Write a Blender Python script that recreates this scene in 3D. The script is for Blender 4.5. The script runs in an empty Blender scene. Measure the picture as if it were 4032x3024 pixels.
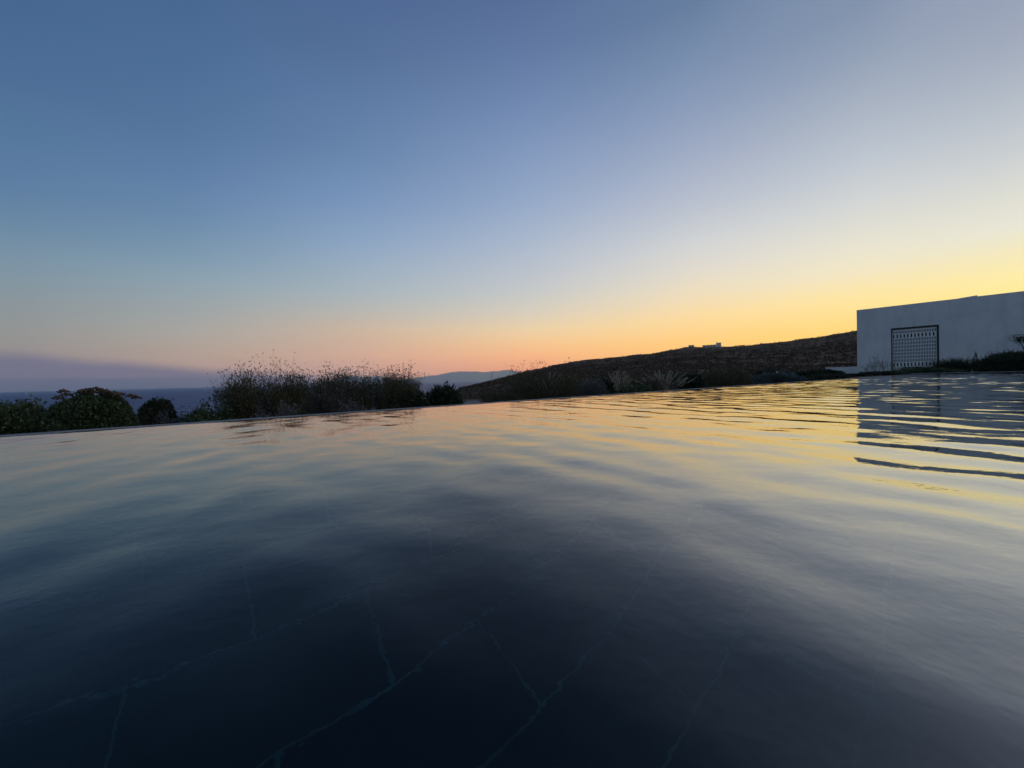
import bpy, math
import numpy as np
from mathutils import Matrix, Vector

S = bpy.context.scene
COL = S.collection
R = math.radians
rng = np.random.default_rng(7)

# ------------------------------------------------------------------ camera
FPX, PW, PH = 1515.0, 4032.0, 3024.0
EYE = np.array([0.0, 0.0, 0.16])
_p, _r = R(-0.65), R(1.33)
CF = np.array([0, math.cos(_p), math.sin(_p)])
_R0 = np.array([1.0, 0, 0]); _U0 = np.cross(_R0, CF)
CR = _R0 * math.cos(_r) - _U0 * math.sin(_r)
CU = _U0 * math.cos(_r) + _R0 * math.sin(_r)
cam = bpy.data.cameras.new('camera'); camo = bpy.data.objects.new('camera', cam); COL.objects.link(camo)
cam.sensor_fit = 'HORIZONTAL'; cam.sensor_width = 36.0; cam.lens = 36.0 * FPX / PW
cam.clip_start = 0.01; cam.clip_end = 200000
m = Matrix.Identity(4)
for i in range(3):
    m[i][0] = CR[i]; m[i][1] = CU[i]; m[i][2] = -CF[i]; m[i][3] = EYE[i]
camo.matrix_world = m
S.camera = camo
S.view_settings.view_transform = 'Standard'; S.view_settings.look = 'None'
S.view_settings.exposure = 0.0; S.view_settings.gamma = 1.0

def ray(x, y):
    d = CF * FPX + CR * (x - PW / 2) - CU * (y - PH / 2)
    return d / np.linalg.norm(d)
def hor(x):                     # image row of the horizon at column x
    return 1541.6 - 0.0232 * x
def lin(c):
    c = np.asarray(c, float) / 255.0
    return np.where(c <= 0.04045, c / 12.92, ((c + 0.055) / 1.055) ** 2.4)

# ------------------------------------------------------------------ sky (dusk, sun just set behind the villa on the right)
SKY = [  # azimuth column: rows of (image x, image y, sRGB)
    (75, [(0, 70, 102, 142), (300, 78, 108, 148), (480, 83, 116, 152), (720, 92, 124, 160), (870, 104, 134, 161), (1000, 119, 144, 163),
          (1100, 128, 148, 159), (1200, 138, 148, 152), (1300, 145, 147, 145), (1400, 147, 140, 138), (1530, 145, 135, 138)]),
    (745, [(0, 72, 103, 143), (300, 78, 110, 150), (500, 84, 116, 155), (700, 95, 126, 165), (850, 105, 136, 168), (1000, 122, 150, 172),
           (1100, 138, 160, 172), (1200, 152, 162, 165), (1300, 165, 163, 157), (1380, 172, 157, 145), (1430, 170, 150, 142), (1515, 165, 143, 140)]),
    (1415, [(0, 78, 105, 147), (200, 84, 111, 150), (400, 93, 122, 162), (600, 103, 132, 170), (800, 120, 148, 185), (950, 138, 163, 192),
            (1050, 152, 172, 190), (1150, 165, 178, 185), (1220, 180, 180, 175), (1300, 200, 178, 158), (1400, 203, 166, 147), (1450, 190, 155, 146), (1500, 172, 148, 148)]),
    (2085, [(0, 88, 111, 151), (200, 98, 122, 162), (400, 112, 136, 175), (600, 130, 152, 188), (800, 148, 168, 198), (950, 168, 182, 202),
            (1050, 182, 190, 202), (1150, 195, 198, 198), (1230, 212, 203, 185), (1300, 232, 205, 165), (1350, 240, 195, 145), (1400, 240, 178, 135), (1450, 225, 160, 132), (1490, 215, 150, 130)]),
    (2755, [(0, 103, 126, 158), (200, 120, 141, 171), (400, 138, 155, 184), (600, 160, 172, 195), (800, 185, 192, 205), (950, 208, 210, 210),
            (1050, 222, 216, 205), (1150, 236, 220, 188), (1250, 250, 217, 157), (1350, 253, 203, 125), (1470, 248, 180, 110)]),
    (3425, [(0, 131, 147, 171), (200, 147, 161, 181), (400, 168, 178, 192), (600, 188, 196, 206), (800, 212, 214, 212), (950, 230, 226, 208),
            (1050, 240, 230, 198), (1150, 251, 229, 166), (1210, 254, 226, 150), (1300, 255, 216, 125), (1455, 255, 200, 105)]),
    (3955, [(0, 152, 162, 182), (200, 162, 172, 188), (400, 180, 188, 198), (600, 200, 205, 208), (800, 222, 222, 210), (900, 231, 229, 212),
            (1000, 243, 232, 188), (1100, 253, 235, 166), (1150, 254, 234, 154), (1300, 255, 220, 118), (1445, 255, 208, 102)]),
]
ZEN = lin((74, 96, 142))
cols = []
for x, rows in SKY:
    st = []
    for y, r_, g_, b_ in rows:
        d = ray(x, y)
        st.append((math.degrees(math.asin(d[2])), lin((r_, g_, b_))))
    d = ray(x, hor(x)); az = math.degrees(math.atan2(d[0], d[1]))
    st.append((90.0, ZEN)); st.sort(key=lambda a: a[0])
    cols.append((az, st))
def mul(st, k):
    return [(e, c * (np.array(k) * (1 - e / 90) + e / 90)) for e, c in st]
first, last = cols[0][1], cols[-1][1]
back = [(0, lin((106, 114, 130))), (4, lin((124, 122, 134))), (9, lin((130, 131, 138))), (16, lin((115, 135, 148))), (30, lin((96, 122, 146))), (90, ZEN)]
cols = [(-180, back), (-110, back), (-75, mul(first, (.9, .93, .97)))] + cols + [
    (72, mul(last, (1.25, 1.1, .95))), (105, mul(last, (.75, .75, .85))), (140, back), (180, back)]

W = bpy.data.worlds.new('World'); S.world = W; W.use_nodes = True
nt = W.node_tree; nt.nodes.clear()
def N(t, **k):
    n = nt.nodes.new(t)
    for a, b in k.items(): setattr(n, a, b)
    return n
def wmath(op, a, b=None, clamp=False):
    n = N('ShaderNodeMath', operation=op); n.use_clamp = clamp
    for i, v in enumerate((a, b)):
        if v is None: continue
        if isinstance(v, (int, float)): n.inputs[i].default_value = v
        else: nt.links.new(v, n.inputs[i])
    return n.outputs[0]
tc = N('ShaderNodeTexCoord'); sx = N('ShaderNodeSeparateXYZ'); nt.links.new(tc.outputs['Generated'], sx.inputs[0])
azd = wmath('MULTIPLY', wmath('ARCTAN2', sx.outputs[0], sx.outputs[1]), 180 / math.pi)
eld = wmath('MULTIPLY', wmath('ARCSINE', sx.outputs[2]), 180 / math.pi)
elp = wmath('DIVIDE', wmath('MAXIMUM', eld, 0.0), 90.0)
prev = None
for i, (az, st) in enumerate(cols):
    rp = N('ShaderNodeValToRGB'); el = rp.color_ramp.elements
    st = [s for s in st]
    while len(el) < len(st): el.new(0.5)
    for e, (ang, c) in zip(el, sorted(st, key=lambda a: a[0])):
        e.position = max(0, min(1, ang / 90)); e.color = (*c, 1)
    nt.links.new(elp, rp.inputs[0])
    if prev is None: prev = rp.outputs[0]; paz = az; continue
    f = wmath('DIVIDE', wmath('SUBTRACT', azd, paz), az - paz, clamp=True)
    mx = N('ShaderNodeMix', data_type='RGBA'); nt.links.new(f, mx.inputs[0])
    nt.links.new(prev, mx.inputs[6]); nt.links.new(rp.outputs[0], mx.inputs[7])
    prev = mx.outputs[2]; paz = az
# low bank of dusk cloud over the sea on the left: its top sinks towards the centre
top = wmath('ADD', wmath('MULTIPLY', wmath('SUBTRACT', -25.0, azd), 0.094), 1.05)
nz = N('ShaderNodeTexNoise'); nz.inputs['Scale'].default_value = 7.0; nz.inputs['Detail'].default_value = 3
nt.links.new(tc.outputs['Generated'], nz.inputs['Vector'])
top = wmath('ADD', top, wmath('MULTIPLY', wmath('SUBTRACT', nz.outputs[0], 0.5), 0.9))
mr = N('ShaderNodeMapRange', interpolation_type='SMOOTHSTEP')
nt.links.new(wmath('SUBTRACT', top, eld), mr.inputs[0]); mr.inputs[1].default_value = -0.45; mr.inputs[2].default_value = 1.0
fade = N('ShaderNodeMapRange', interpolation_type='SMOOTHSTEP')
nt.links.new(azd, fade.inputs[0]); fade.inputs[1].default_value = -14; fade.inputs[2].default_value = -32
fade2 = N('ShaderNodeMapRange', interpolation_type='SMOOTHSTEP')
nt.links.new(azd, fade2.inputs[0]); fade2.inputs[1].default_value = -120; fade2.inputs[2].default_value = -70
bf = wmath('MULTIPLY', wmath('MULTIPLY', mr.outputs[0], fade.outputs[0]), wmath('MULTIPLY', fade2.outputs[0], 0.84))
bk = N('ShaderNodeValToRGB'); bk.color_ramp.elements[0].color = (*lin((98, 106, 130)), 1); bk.color_ramp.elements[1].color = (*lin((109, 111, 134)), 1)
nt.links.new(wmath('DIVIDE', eld, 3.6, clamp=True), bk.inputs[0])
mx = N('ShaderNodeMix', data_type='RGBA'); nt.links.new(bf, mx.inputs[0]); nt.links.new(prev, mx.inputs[6]); nt.links.new(bk.outputs[0], mx.inputs[7])
# the air between the eye and the sky (see the haze box below) dims and adds: the sky itself is set so that sky + air read as seen
DENS, TOPH, FARW = 1e-4, 500.0, 23000.0
path = wmath('MINIMUM', wmath('DIVIDE', TOPH, wmath('MAXIMUM', wmath('SINE', wmath('MULTIPLY', eld, math.pi / 180)), .001)), FARW)
tr_ = wmath('POWER', math.e, wmath('MULTIPLY', path, -DENS))
aj = N('ShaderNodeValToRGB'); nt.links.new(wmath('DIVIDE', wmath('ADD', azd, 180.0), 360.0), aj.inputs[0])
AIR = [(p_, (c_[0] * .74, c_[1] * .95, c_[2] * 1.02)) for p_, c_ in [(-180, (.09, .10, .14)), (-90, (.09, .11, .155)), (-53, (.115, .14, .195)), (-20, (.16, .18, .23)), (0, (.20, .21, .245)), (25, (.27, .26, .26)), (50, (.36, .33, .27)), (75, (.40, .35, .26)), (120, (.2, .19, .2)), (180, (.09, .10, .14))]]
while len(aj.color_ramp.elements) < len(AIR): aj.color_ramp.elements.new(.5)
for e, (a_, c) in zip(aj.color_ramp.elements, AIR): e.position = (a_ + 180) / 360; e.color = (*c, 1)
def vmath(op, a, b=None, sc=None):
    n = N('ShaderNodeVectorMath', operation=op)
    nt.links.new(a, n.inputs[0])
    if b is not None:
        if isinstance(b, tuple): n.inputs[1].default_value = b
        else: nt.links.new(b, n.inputs[1])
    if sc is not None: nt.links.new(sc, n.inputs[3])
    return n.outputs[0]
skyc = vmath('SUBTRACT', mx.outputs[2], vmath('SCALE', aj.outputs[0], sc=wmath('SUBTRACT', 1.0, tr_)))
skyc = vmath('MAXIMUM', vmath('SCALE', skyc, sc=wmath('DIVIDE', 1.0, tr_)), (.01, .01, .012))
# below the horizon: dark
mb = N('ShaderNodeMix', data_type='RGBA')
nt.links.new(wmath('MULTIPLY', eld, -0.5, clamp=True), mb.inputs[0]); nt.links.new(skyc, mb.inputs[6]); mb.inputs[7].default_value = (.03, .035, .05, 1)
bg = N('ShaderNodeBackground'); bg.inputs[1].default_value = 1.0; out = N('ShaderNodeOutputWorld')
nt.links.new(mb.outputs[2], bg.inputs[0]); nt.links.new(bg.outputs[0], out.inputs[0])

S.cycles.max_bounces = 8; S.cycles.transmission_bounces = 6; S.cycles.diffuse_bounces = 3; S.cycles.volume_bounces = 1

# ------------------------------------------------------------------ helpers
class Mat:
    def __init__(s, name):
        s.m = bpy.data.materials.new(name); s.m.use_nodes = True
        s.t = s.m.node_tree; s.b = s.t.nodes['Principled BSDF']
    def n(s, t, **k):
        n = s.t.nodes.new(t)
        for a, b in k.items(): setattr(n, a, b)
        return n
    def l(s, a, b): s.t.links.new(a, b)
    def noise(s, scale, detail=4, rough=.55, coord='Object', sc=None):
        tc = s.n('ShaderNodeTexCoord'); n = s.n('ShaderNodeTexNoise')
        n.inputs['Scale'].default_value = scale; n.inputs['Detail'].default_value = detail; n.inputs['Roughness'].default_value = rough
        v = tc.outputs[coord]
        if sc:
            mp = s.n('ShaderNodeMapping'); mp.inputs['Scale'].default_value = sc; s.l(v, mp.inputs[0]); v = mp.outputs[0]
        s.l(v, n.inputs['Vector']); return n.outputs[0]
    def ramp(s, f, stops):
        r = s.n('ShaderNodeValToRGB'); el = r.color_ramp.elements
        while len(el) < len(stops): el.new(.5)
        for e, (p, c) in zip(el, stops): e.position = p; e.color = (*c, 1)
        s.l(f, r.inputs[0]); return r.outputs[0]
    def bump(s, h, strength, dist):
        b = s.n('ShaderNodeBump'); b.inputs['Strength'].default_value = strength; b.inputs['Distance'].default_value = dist
        s.l(h, b.inputs['Height']); s.l(b.outputs[0], s.b.inputs['Normal'])
def set_(mt, **k):
    for a, v in k.items(): mt.b.inputs[a.replace('_', ' ')].default_value = v

def noisy(name, c0, c1, scale, rough=.9, bump=0, bd=.01, detail=5, coord='Object', lo=.3, hi=.7):
    mt = Mat(name); f = mt.noise(scale, detail, coord=coord)
    mt.l(mt.ramp(f, [(lo, c0), (hi, c1)]), mt.b.inputs['Base Color']); set_(mt, Roughness=rough)
    if bump: mt.bump(f, bump, bd)
    return mt.m
def leafmat(name, stops, rough=.7, spec=.25):
    mt = Mat(name); g = mt.n('ShaderNodeNewGeometry')
    mt.l(mt.ramp(g.outputs['Random Per Island'], stops), mt.b.inputs['Base Color'])
    set_(mt, Roughness=rough); mt.b.inputs['Specular IOR Level'].default_value = spec
    return mt.m

def mesh(name, V, F, mat, parent=None, smooth=False):
    V = np.asarray(V, np.float32).reshape(-1, 3)
    me = bpy.data.meshes.new(name)
    if isinstance(F, np.ndarray):
        k = F.shape[1]; n = len(F)
        me.vertices.add(len(V)); me.vertices.foreach_set('co', V.ravel())
        me.loops.add(n * k); me.loops.foreach_set('vertex_index', F.astype(np.int32).ravel())
        me.polygons.add(n); me.polygons.foreach_set('loop_start', np.arange(0, n * k, k, dtype=np.int32))
        me.update(calc_edges=True); me.validate()
    else:
        me.from_pydata(V.tolist(), [], F); me.update()
    if smooth: me.polygons.foreach_set('use_smooth', np.ones(len(me.polygons), bool))
    me.materials.append(mat)
    o = bpy.data.objects.new(name, me); COL.objects.link(o)
    if parent is not None: o.parent = parent
    return o
def tag(o, label, cat, group=None):
    o['label'] = label; o['category'] = cat
    if group: o['group'] = group
    return o
def struct(o, kind='structure'): o['kind'] = kind; return o
def empty(name, loc, label, cat, group=None, rz=0):
    o = bpy.data.objects.new(name, None); COL.objects.link(o); o.location = loc; o.rotation_euler = (0, 0, rz)
    o.empty_display_size = .1
    return tag(o, label, cat, group)

class MB:                       # collects shapes in one mesh
    def __init__(s): s.V = []; s.F = []
    def add(s, V, F):
        b = len(s.V); s.V += [tuple(v) for v in V]; s.F += [tuple(i + b for i in f) for f in F]; return s
    def box(s, x0, x1, y0, y1, z0, z1):
        return s.add([(x0, y0, z0), (x1, y0, z0), (x1, y1, z0), (x0, y1, z0), (x0, y0, z1), (x1, y0, z1), (x1, y1, z1), (x0, y1, z1)],
                     [(0, 3, 2, 1), (4, 5, 6, 7), (0, 1, 5, 4), (1, 2, 6, 5), (2, 3, 7, 6), (3, 0, 4, 7)])
    def lathe(s, prof, seg=12, at=(0, 0)):
        V = []; F = []
        for r, z in prof:
            for k in range(seg):
                a = 2 * math.pi * k / seg; V.append((at[0] + r * math.cos(a), at[1] + r * math.sin(a), z))
        for i in range(len(prof) - 1):
            for k in range(seg):
                F.append((i * seg + k, i * seg + (k + 1) % seg, (i + 1) * seg + (k + 1) % seg, (i + 1) * seg + k))
        F.append(tuple(range(seg))[::-1]); F.append(tuple((len(prof) - 1) * seg + k for k in range(seg)))
        return s.add(V, F)
    def build(s, name, mat, parent=None, smooth=False): return mesh(name, s.V, s.F, mat, parent, smooth)

# pool frame: origin on the infinity edge straight ahead, u along the edge, v into the pool
E0 = np.array([0, 2.73]); u = np.array([.78, .62]); u /= np.linalg.norm(u); v = np.array([u[1], -u[0]])
PANG = math.atan2(u[1], u[0])
def P(t, s, z=0.0):
    q = E0 + np.multiply.outer(np.asarray(t, float), u) + np.multiply.outer(np.asarray(s, float), v)
    return np.concatenate([q, np.broadcast_to(np.asarray(z, float), q.shape[:-1])[..., None]], -1)
def TS(xy):
    q = np.asarray(xy)[..., :2] - E0
    return q @ u, q @ v
PT0, PT1, PS1, DEP = -7.0, 23.0, 4.7, 1.28
def rect(t0, t1, s0, s1, z0, z1):          # a box in pool coordinates
    c = [(t0, s0), (t0, s1), (t1, s1), (t1, s0)]
    V = [P(t, s, z0) for t, s in c] + [P(t, s, z1) for t, s in c]
    return V, [(0, 3, 2, 1), (4, 5, 6, 7), (0, 1, 5, 4), (1, 2, 6, 5), (2, 3, 7, 6), (3, 0, 4, 7)]

# ------------------------------------------------------------------ terrain
def smooth(a, b, x):
    k = np.clip((x - a) / (b - a), 0, 1); return k * k * (3 - 2 * k)
def vnoise(x, y, seed):                     # cheap value noise
    def h(i, j):
        n = (i * 374761393 + j * 668265263 + seed * 1442695041).astype(np.int64) & 0x7fffffff
        n = ((n ^ (n >> 13)) * 1274126177) & 0x7fffffff
        return ((n ^ (n >> 16)) & 0xffff) / 65535.0
    xi = np.floor(x).astype(np.int64); yi = np.floor(y).astype(np.int64); fx = x - xi; fy = y - yi
    fx = fx * fx * (3 - 2 * fx); fy = fy * fy * (3 - 2 * fy)
    return (h(xi, yi) * (1 - fx) + h(xi + 1, yi) * fx) * (1 - fy) + (h(xi, yi + 1) * (1 - fx) + h(xi + 1, yi + 1) * fx) * fy - .5
RIDGE = [(1500, 1640), (1640, 1590), (1780, 1546), (1900, 1511), (2050, 1469), (2200, 1434), (2300, 1419), (2450, 1403), (2560, 1392), (2640, 1379), (2700, 1367),
         (2800, 1365), (2900, 1361), (3000, 1353), (3100, 1345), (3200, 1331), (3300, 1312), (3376, 1298), (3600, 1262), (4032, 1230)]
RAZ = [math.degrees(math.atan2(*ray(x, hor(x))[:2])) for x, y in RIDGE] + [75, 110]
REL = [math.asin(ray(x, y)[2]) for x, y in RIDGE] + [.08, .0]
SEA = -22.0
def base0(t): return -.45 + .38 * smooth(14, 23, t)
def ground(x, y):
    r = np.hypot(x, y) + 1e-6; az = np.degrees(np.arctan2(x, y))
    t, s = TS(np.stack([x, y], -1)); b = base0(t)
    RR = 250 + 50 * smooth(-8, 20, az) - 60 * smooth(32, 50, az)
    e1 = np.interp(az, RAZ, REL)
    R0 = 12 + 19 * smooth(26, 38, az)
    k = np.clip(np.log(np.maximum(r, R0) / R0) / np.log(RR / R0), 0, 1)
    k = .75 * k + .25 * k * k * (3 - 2 * k)
    z0 = b
    hill = np.where(r < R0, z0, .16 + r * np.tan((np.arctan((b - .16) / R0)) * (1 - k) + e1 * k))
    hill = np.where(r > RR, .16 + RR * np.tan(e1) - (r - RR) * .25, hill)
    amp = .25 * smooth(R0, 40, r) + .8 * smooth(40, 200, r)
    hill = hill + amp * (vnoise(x / 9, y / 9, 1) + .6 * vnoise(x / 3.3, y / 3.3, 2)) + .12 * smooth(9, 14, r) * (1 - .7 * smooth(26, 38, az)) * vnoise(x / .9, y / .9, 5)
    r1 = 9.5 + 5 * smooth(-38, -52, az) + 1.5 * vnoise(x / 3, y / 3, 3)
    cliff = b - .3 * np.maximum(r - r1, 0) ** 1.08
    cliff = np.maximum(cliff + .1 * vnoise(x / 1.1, y / 1.1, 4), SEA - 3)
    w = smooth(-13.5, -7.5, az) * (1 - smooth(100, 125, az))
    flat = smooth(128, 140, np.abs(az))
    z = w * hill + (1 - w) * cliff
    return np.where(np.abs(az) > 90, z * (1 - flat) + (b - .02) * flat, z)
azs = np.radians(np.concatenate([np.arange(-180, -62, 3.0), np.arange(-62, 62, .3), np.arange(62, 180.1, 3.0)]))
rs = 1.2 * 1.031 ** np.arange(0, 212)
A, RRm = np.meshgrid(azs, rs, indexing='ij'); X = np.sin(A) * RRm; Y = np.cos(A) * RRm
Z = ground(X, Y)
na, nr = A.shape; idx = np.arange(na * nr).reshape(na, nr)
F = np.stack([idx[:-1, :-1], idx[:-1, 1:], idx[1:, 1:], idx[1:, :-1]], -1).reshape(-1, 4)[:, ::-1]
VV = np.stack([X, Y, Z], -1).reshape(-1, 3)
tt, ss = TS(VV[F].mean(1)); keep = ~((tt > PT0 - 1.2) & (tt < PT1 + 1.2) & (ss > -.9) & (ss < 11))
mt = Mat('dry_ground'); f1 = mt.noise(.09, 8, .65, 'Object'); f2 = mt.noise(1.6, 6, .6)
ca = mt.ramp(f1, [(.35, (.058, .037, .027)), (.6, (.086, .055, .040))]); cb = mt.ramp(f2, [(.3, (.8, .79, .78)), (.7, (1.15, 1.12, 1.1))])
mx = mt.n('ShaderNodeMix', data_type='RGBA', blend_type='MULTIPLY'); mx.inputs[0].default_value = 1
mt.l(ca, mx.inputs[6]); mt.l(cb, mx.inputs[7])
# pale gravel near the pool, dry soil on the hill
g = mt.n('ShaderNodeNewGeometry'); vl = mt.n('ShaderNodeVectorMath', operation='LENGTH'); mt.l(g.outputs['Position'], vl.inputs[0])
mr = mt.n('ShaderNodeMapRange'); mt.l(vl.outputs['Value'], mr.inputs[0]); mr.inputs[1].default_value = 11.5; mr.inputs[2].default_value = 12.8
gr = mt.ramp(mt.noise(28, 5, .7), [(.3, (.10, .095, .09)), (.7, (.26, .25, .24))])
m2 = mt.n('ShaderNodeMix', data_type='RGBA'); mt.l(mr.outputs[0], m2.inputs[0]); mt.l(gr, m2.inputs[6]); mt.l(mx.outputs[2], m2.inputs[7])
mt.l(m2.outputs[2], mt.b.inputs['Base Color']); set_(mt, Roughness=.95); mt.b.inputs['Specular IOR Level'].default_value = .1
mt.bump(f2, .6, .3)
struct(mesh('terrain', VV, F[keep], mt.m, smooth=True))

SOIL = noisy('soil', (.014, .012, .009), (.034, .029, .023), 22, bump=.6, bd=.02)
b = MB(); b.add(*rect(PT0 + 2.0, PT1 - 6.0, -4.2, -.36, -.9, -.445)); struct(b.build('garden_soil', SOIL))
b = MB(); b.add(*rect(PT1 + .36, PT1 + 3.1, -1.2, 11.2, -.6, -.035)); struct(b.build('garden_soil', SOIL))

# sea
th = np.linspace(0, 2 * math.pi, 97)[:-1]
rad = np.concatenate([[60], 60 * 1.28 ** np.arange(1, 24)]); rad = rad[rad < 22500]; rad = np.append(rad, 22500)
V = np.array([(a * math.cos(q), a * math.sin(q), SEA) for a in rad for q in th]); n = len(th)
F = np.array([(i * n + k, i * n + (k + 1) % n, (i + 1) * n + (k + 1) % n, (i + 1) * n + k) for i in range(len(rad) - 1) for k in range(n)])[:, ::-1]
mt = Mat('sea_water'); set_(mt, Roughness=.45, IOR=1.333); mt.b.inputs['Specular IOR Level'].default_value = .16
mt.l(mt.ramp(mt.noise(.03, 6, .7, sc=(1, 1, 1)), [(.3, (.012, .042, .165)), (.7, (.026, .068, .22))]), mt.b.inputs['Base Color'])
n1 = mt.noise(.12, 4, .6, sc=(1, 1, 1)); n2 = mt.noise(.018, 3, .5)
ad = mt.n('ShaderNodeMath', operation='MULTIPLY_ADD'); mt.l(n2, ad.inputs[0]); ad.inputs[1].default_value = 4.0; mt.l(n1, ad.inputs[2])
mt.bump(ad.outputs[0], 1.0, 4.5)
struct(mesh('sea', V, F[:, ::-1], mt.m))

# far islands across the strait
ISL = [(900, 0), (1150, 2), (1190, 6), (1225, 9), (1260, 4), (1300, 12), (1350, 24), (1385, 31), (1430, 27), (1480, 27), (1530, 16), (1570, 14), (1620, 14), (1665, 20), (1690, 25), (1720, 25), (1770, 36),
       (1815, 40), (1860, 38), (1880, 38), (1905, 33), (1935, 37), (1960, 36), (1990, 42), (2020, 37), (2060, 30), (2150, 22), (2260, 10), (2400, 0)]
def island(name, x0, x1, dist, label):
    px = np.linspace(x0, x1, 160); k = np.linspace(-1, 1, 22); V = []
    for x in px:
        d = ray(x, hor(x)); d = d[:2] / d[1]
        h = np.interp(x, *zip(*ISL)) / FPX * dist + (SEA < 0) * 22
        h *= smooth(0, .05, (x - x0) / (x1 - x0)) * smooth(0, .05, (x1 - x) / (x1 - x0))
        for q in k:
            yy = dist + q * 1800
            pr = max(0, 1 - abs(q)) ** 1.15
            ns = vnoise(np.array(x / 9.0), np.array(q * 4.), 11) * 55 + vnoise(np.array(x / 3.1), np.array(q * 9.), 12) * 25
            V.append((d[0] * dist, yy, SEA - 4 + max(0, (h + 4) * pr + ns * pr * (1 - pr) * 2.2)))
    nk = len(k); F = [(i * nk + j, (i + 1) * nk + j, (i + 1) * nk + j + 1, i * nk + j + 1) for i in range(len(px) - 1) for j in range(nk - 1)]
    return struct(mesh(name, V, np.array(F), ISM, smooth=True))
ISM = noisy('island_scrub', (.03, .028, .024), (.07, .06, .045), .004)
island('hills', 1120, 1570, 19000, '')
island('hills', 1545, 2420, 16500, '')

# ------------------------------------------------------------------ pool
mt = Mat('pool_stone'); tcn = mt.n('ShaderNodeTexCoord'); mp = mt.n('ShaderNodeMapping', vector_type='POINT')
mt.l(tcn.outputs['Object'], mp.inputs[0])
br = mt.n('ShaderNodeTexBrick'); br.offset = .5; br.offset_frequency = 2; br.squash = 1
br.inputs['Scale'].default_value = 1; br.inputs['Brick Width'].default_value = .6; br.inputs['Row Height'].default_value = .3
br.inputs['Mortar Size'].default_value = .0045; br.inputs['Mortar Smooth'].default_value = .3; br.inputs['Bias'].default_value = 0
br.inputs['Color1'].default_value = (.005, .011, .014, 1); br.inputs['Color2'].default_value = (.012, .019, .022, 1); br.inputs['Mortar'].default_value = (.010, .018, .021, 1)
mp.inputs['Location'].default_value = (.09, .135, 0)
mt.l(mp.outputs[0], br.inputs['Vector'])
nzf = mt.ramp(mt.noise(5, 7, .65), [(.3, (.55, .6, .65)), (.7, (1.35, 1.3, 1.25))])
mx = mt.n('ShaderNodeMix', data_type='RGBA', blend_type='MULTIPLY'); mx.inputs[0].default_value = 1
mt.l(br.outputs[0], mx.inputs[6]); mt.l(nzf, mx.inputs[7])
gm = mt.n('ShaderNodeMath', operation='MULTIPLY'); mt.l(br.outputs['Fac'], gm.inputs[0])
mt.l(mt.ramp(mt.noise(3.2, 5, .7), [(.34, (.12, .12, .12)), (.6, (1, 1, 1))]), gm.inputs[1])
m3 = mt.n('ShaderNodeMix', data_type='RGBA'); mt.l(gm.outputs[0], m3.inputs[0]); mt.l(mx.outputs[2], m3.inputs[6]); m3.inputs[7].default_value = (.06, .098, .10, 1)
# pale scale deposits on a few slabs
sc2 = mt.ramp(mt.noise(1.3, 6, .75), [(.60, (0, 0, 0)), (.78, (.35, .35, .35))]); m4 = mt.n('ShaderNodeMix', data_type='RGBA')
mt.l(sc2, m4.inputs[0]); mt.l(m3.outputs[2], m4.inputs[6]); m4.inputs[7].default_value = (.035, .075, .085, 1)
mt.l(m4.outputs[2], mt.b.inputs['Base Color']); set_(mt, Roughness=.6)
STONE = mt.m
fl = MB().box(PT0, PT1, -PS1, 0, -DEP - .2, -DEP).build('pool_floor', STONE); struct(fl)
fl.location = (*E0, 0); fl.rotation_euler = (0, 0, PANG)
WALLS = noisy('pool_wall_stone', (.03, .036, .04), (.07, .078, .08), 9, .6)
b = MB()
b.add(*rect(PT0 - .25, PT1 + .25, -.11, 0, -1.5, -.006))          # weir on the infinity side
b.add(*rect(PT0 - .25, PT1 + .25, PS1, PS1 + .25, -1.5, .02))
b.add(*rect(PT0 - .25, PT0, 0, PS1, -1.5, .02))
b.add(*rect(PT1, PT1 + .25, 0, PS1, -1.5, -.012))
b.add(*rect(PT0 - .25, PT1 + .25, -.25, -.11, -1.5, -.28))        # floor of the overflow channel
struct(b.build('pool_wall', WALLS))
COPE = noisy('coping_stone', (.12, .12, .115), (.26, .25, .24), 14, .75, bump=.15, bd=.004)
b = MB(); b.add(*rect(PT0 - .25, PT1 + .6, -.36, -.25, -1.0, -.015))
tag(b.build('channel_rim', COPE), 'thin pale stone rim running along the outer side of the infinity edge', 'kerb')
b = MB(); b.add(*rect(PT1 + .03, PT1 + .36, -.25, PS1 + .3, -.3, .035))
tag(b.build('pool_coping', COPE), 'low pale stone coping across the far end of the pool below the villa', 'coping')
DECK = noisy('deck_stone', (.22, .21, .2), (.36, .35, .33), 6, .8)
b = MB(); b.add(*rect(PT0 - 3.5, PT1 + .36, PS1 + .25, 11.0, -.3, .03)); b.add(*rect(PT0 - 3.5, PT0 - .25, -.36, PS1 + .25, -.3, .03))
struct(b.build('pool_deck', DECK))

# water surface: a fine sheet shaped by a spectrum of small ripples, spilling over the weir
def waves(t, s):
    z = np.zeros_like(t); g = np.random.default_rng(3)
    for k in range(120):
        lam = .068 * (4.2 ** g.random()); th_ = g.normal(.1, .24) if k % 4 < 3 else g.random() * 6.28; ph = g.random() * 6.28
        sl = .0058 * (lam / .2) ** -.1
        kx, ky = 2 * math.pi / lam * math.cos(th_), 2 * math.pi / lam * math.sin(th_)
        z += sl * lam / (2 * math.pi) * np.sin(kx * t + ky * s + ph)
    return z
step = .017
ts = np.arange(PT0, PT1 + .001, step); s_ = np.concatenate([[-.112, -.105, -.09, -.06, -.03], np.arange(0, PS1, step), [PS1]])
T, SS = np.meshgrid(ts, s_, indexing='ij')
patch = .52 + (.10 + .6 * (vnoise(T / 1.7, SS / 1.3, 21) + .5)) * smooth(-1, 6, T)
z = waves(T, SS) * patch
damp = smooth(-.1, .25, SS)
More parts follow.
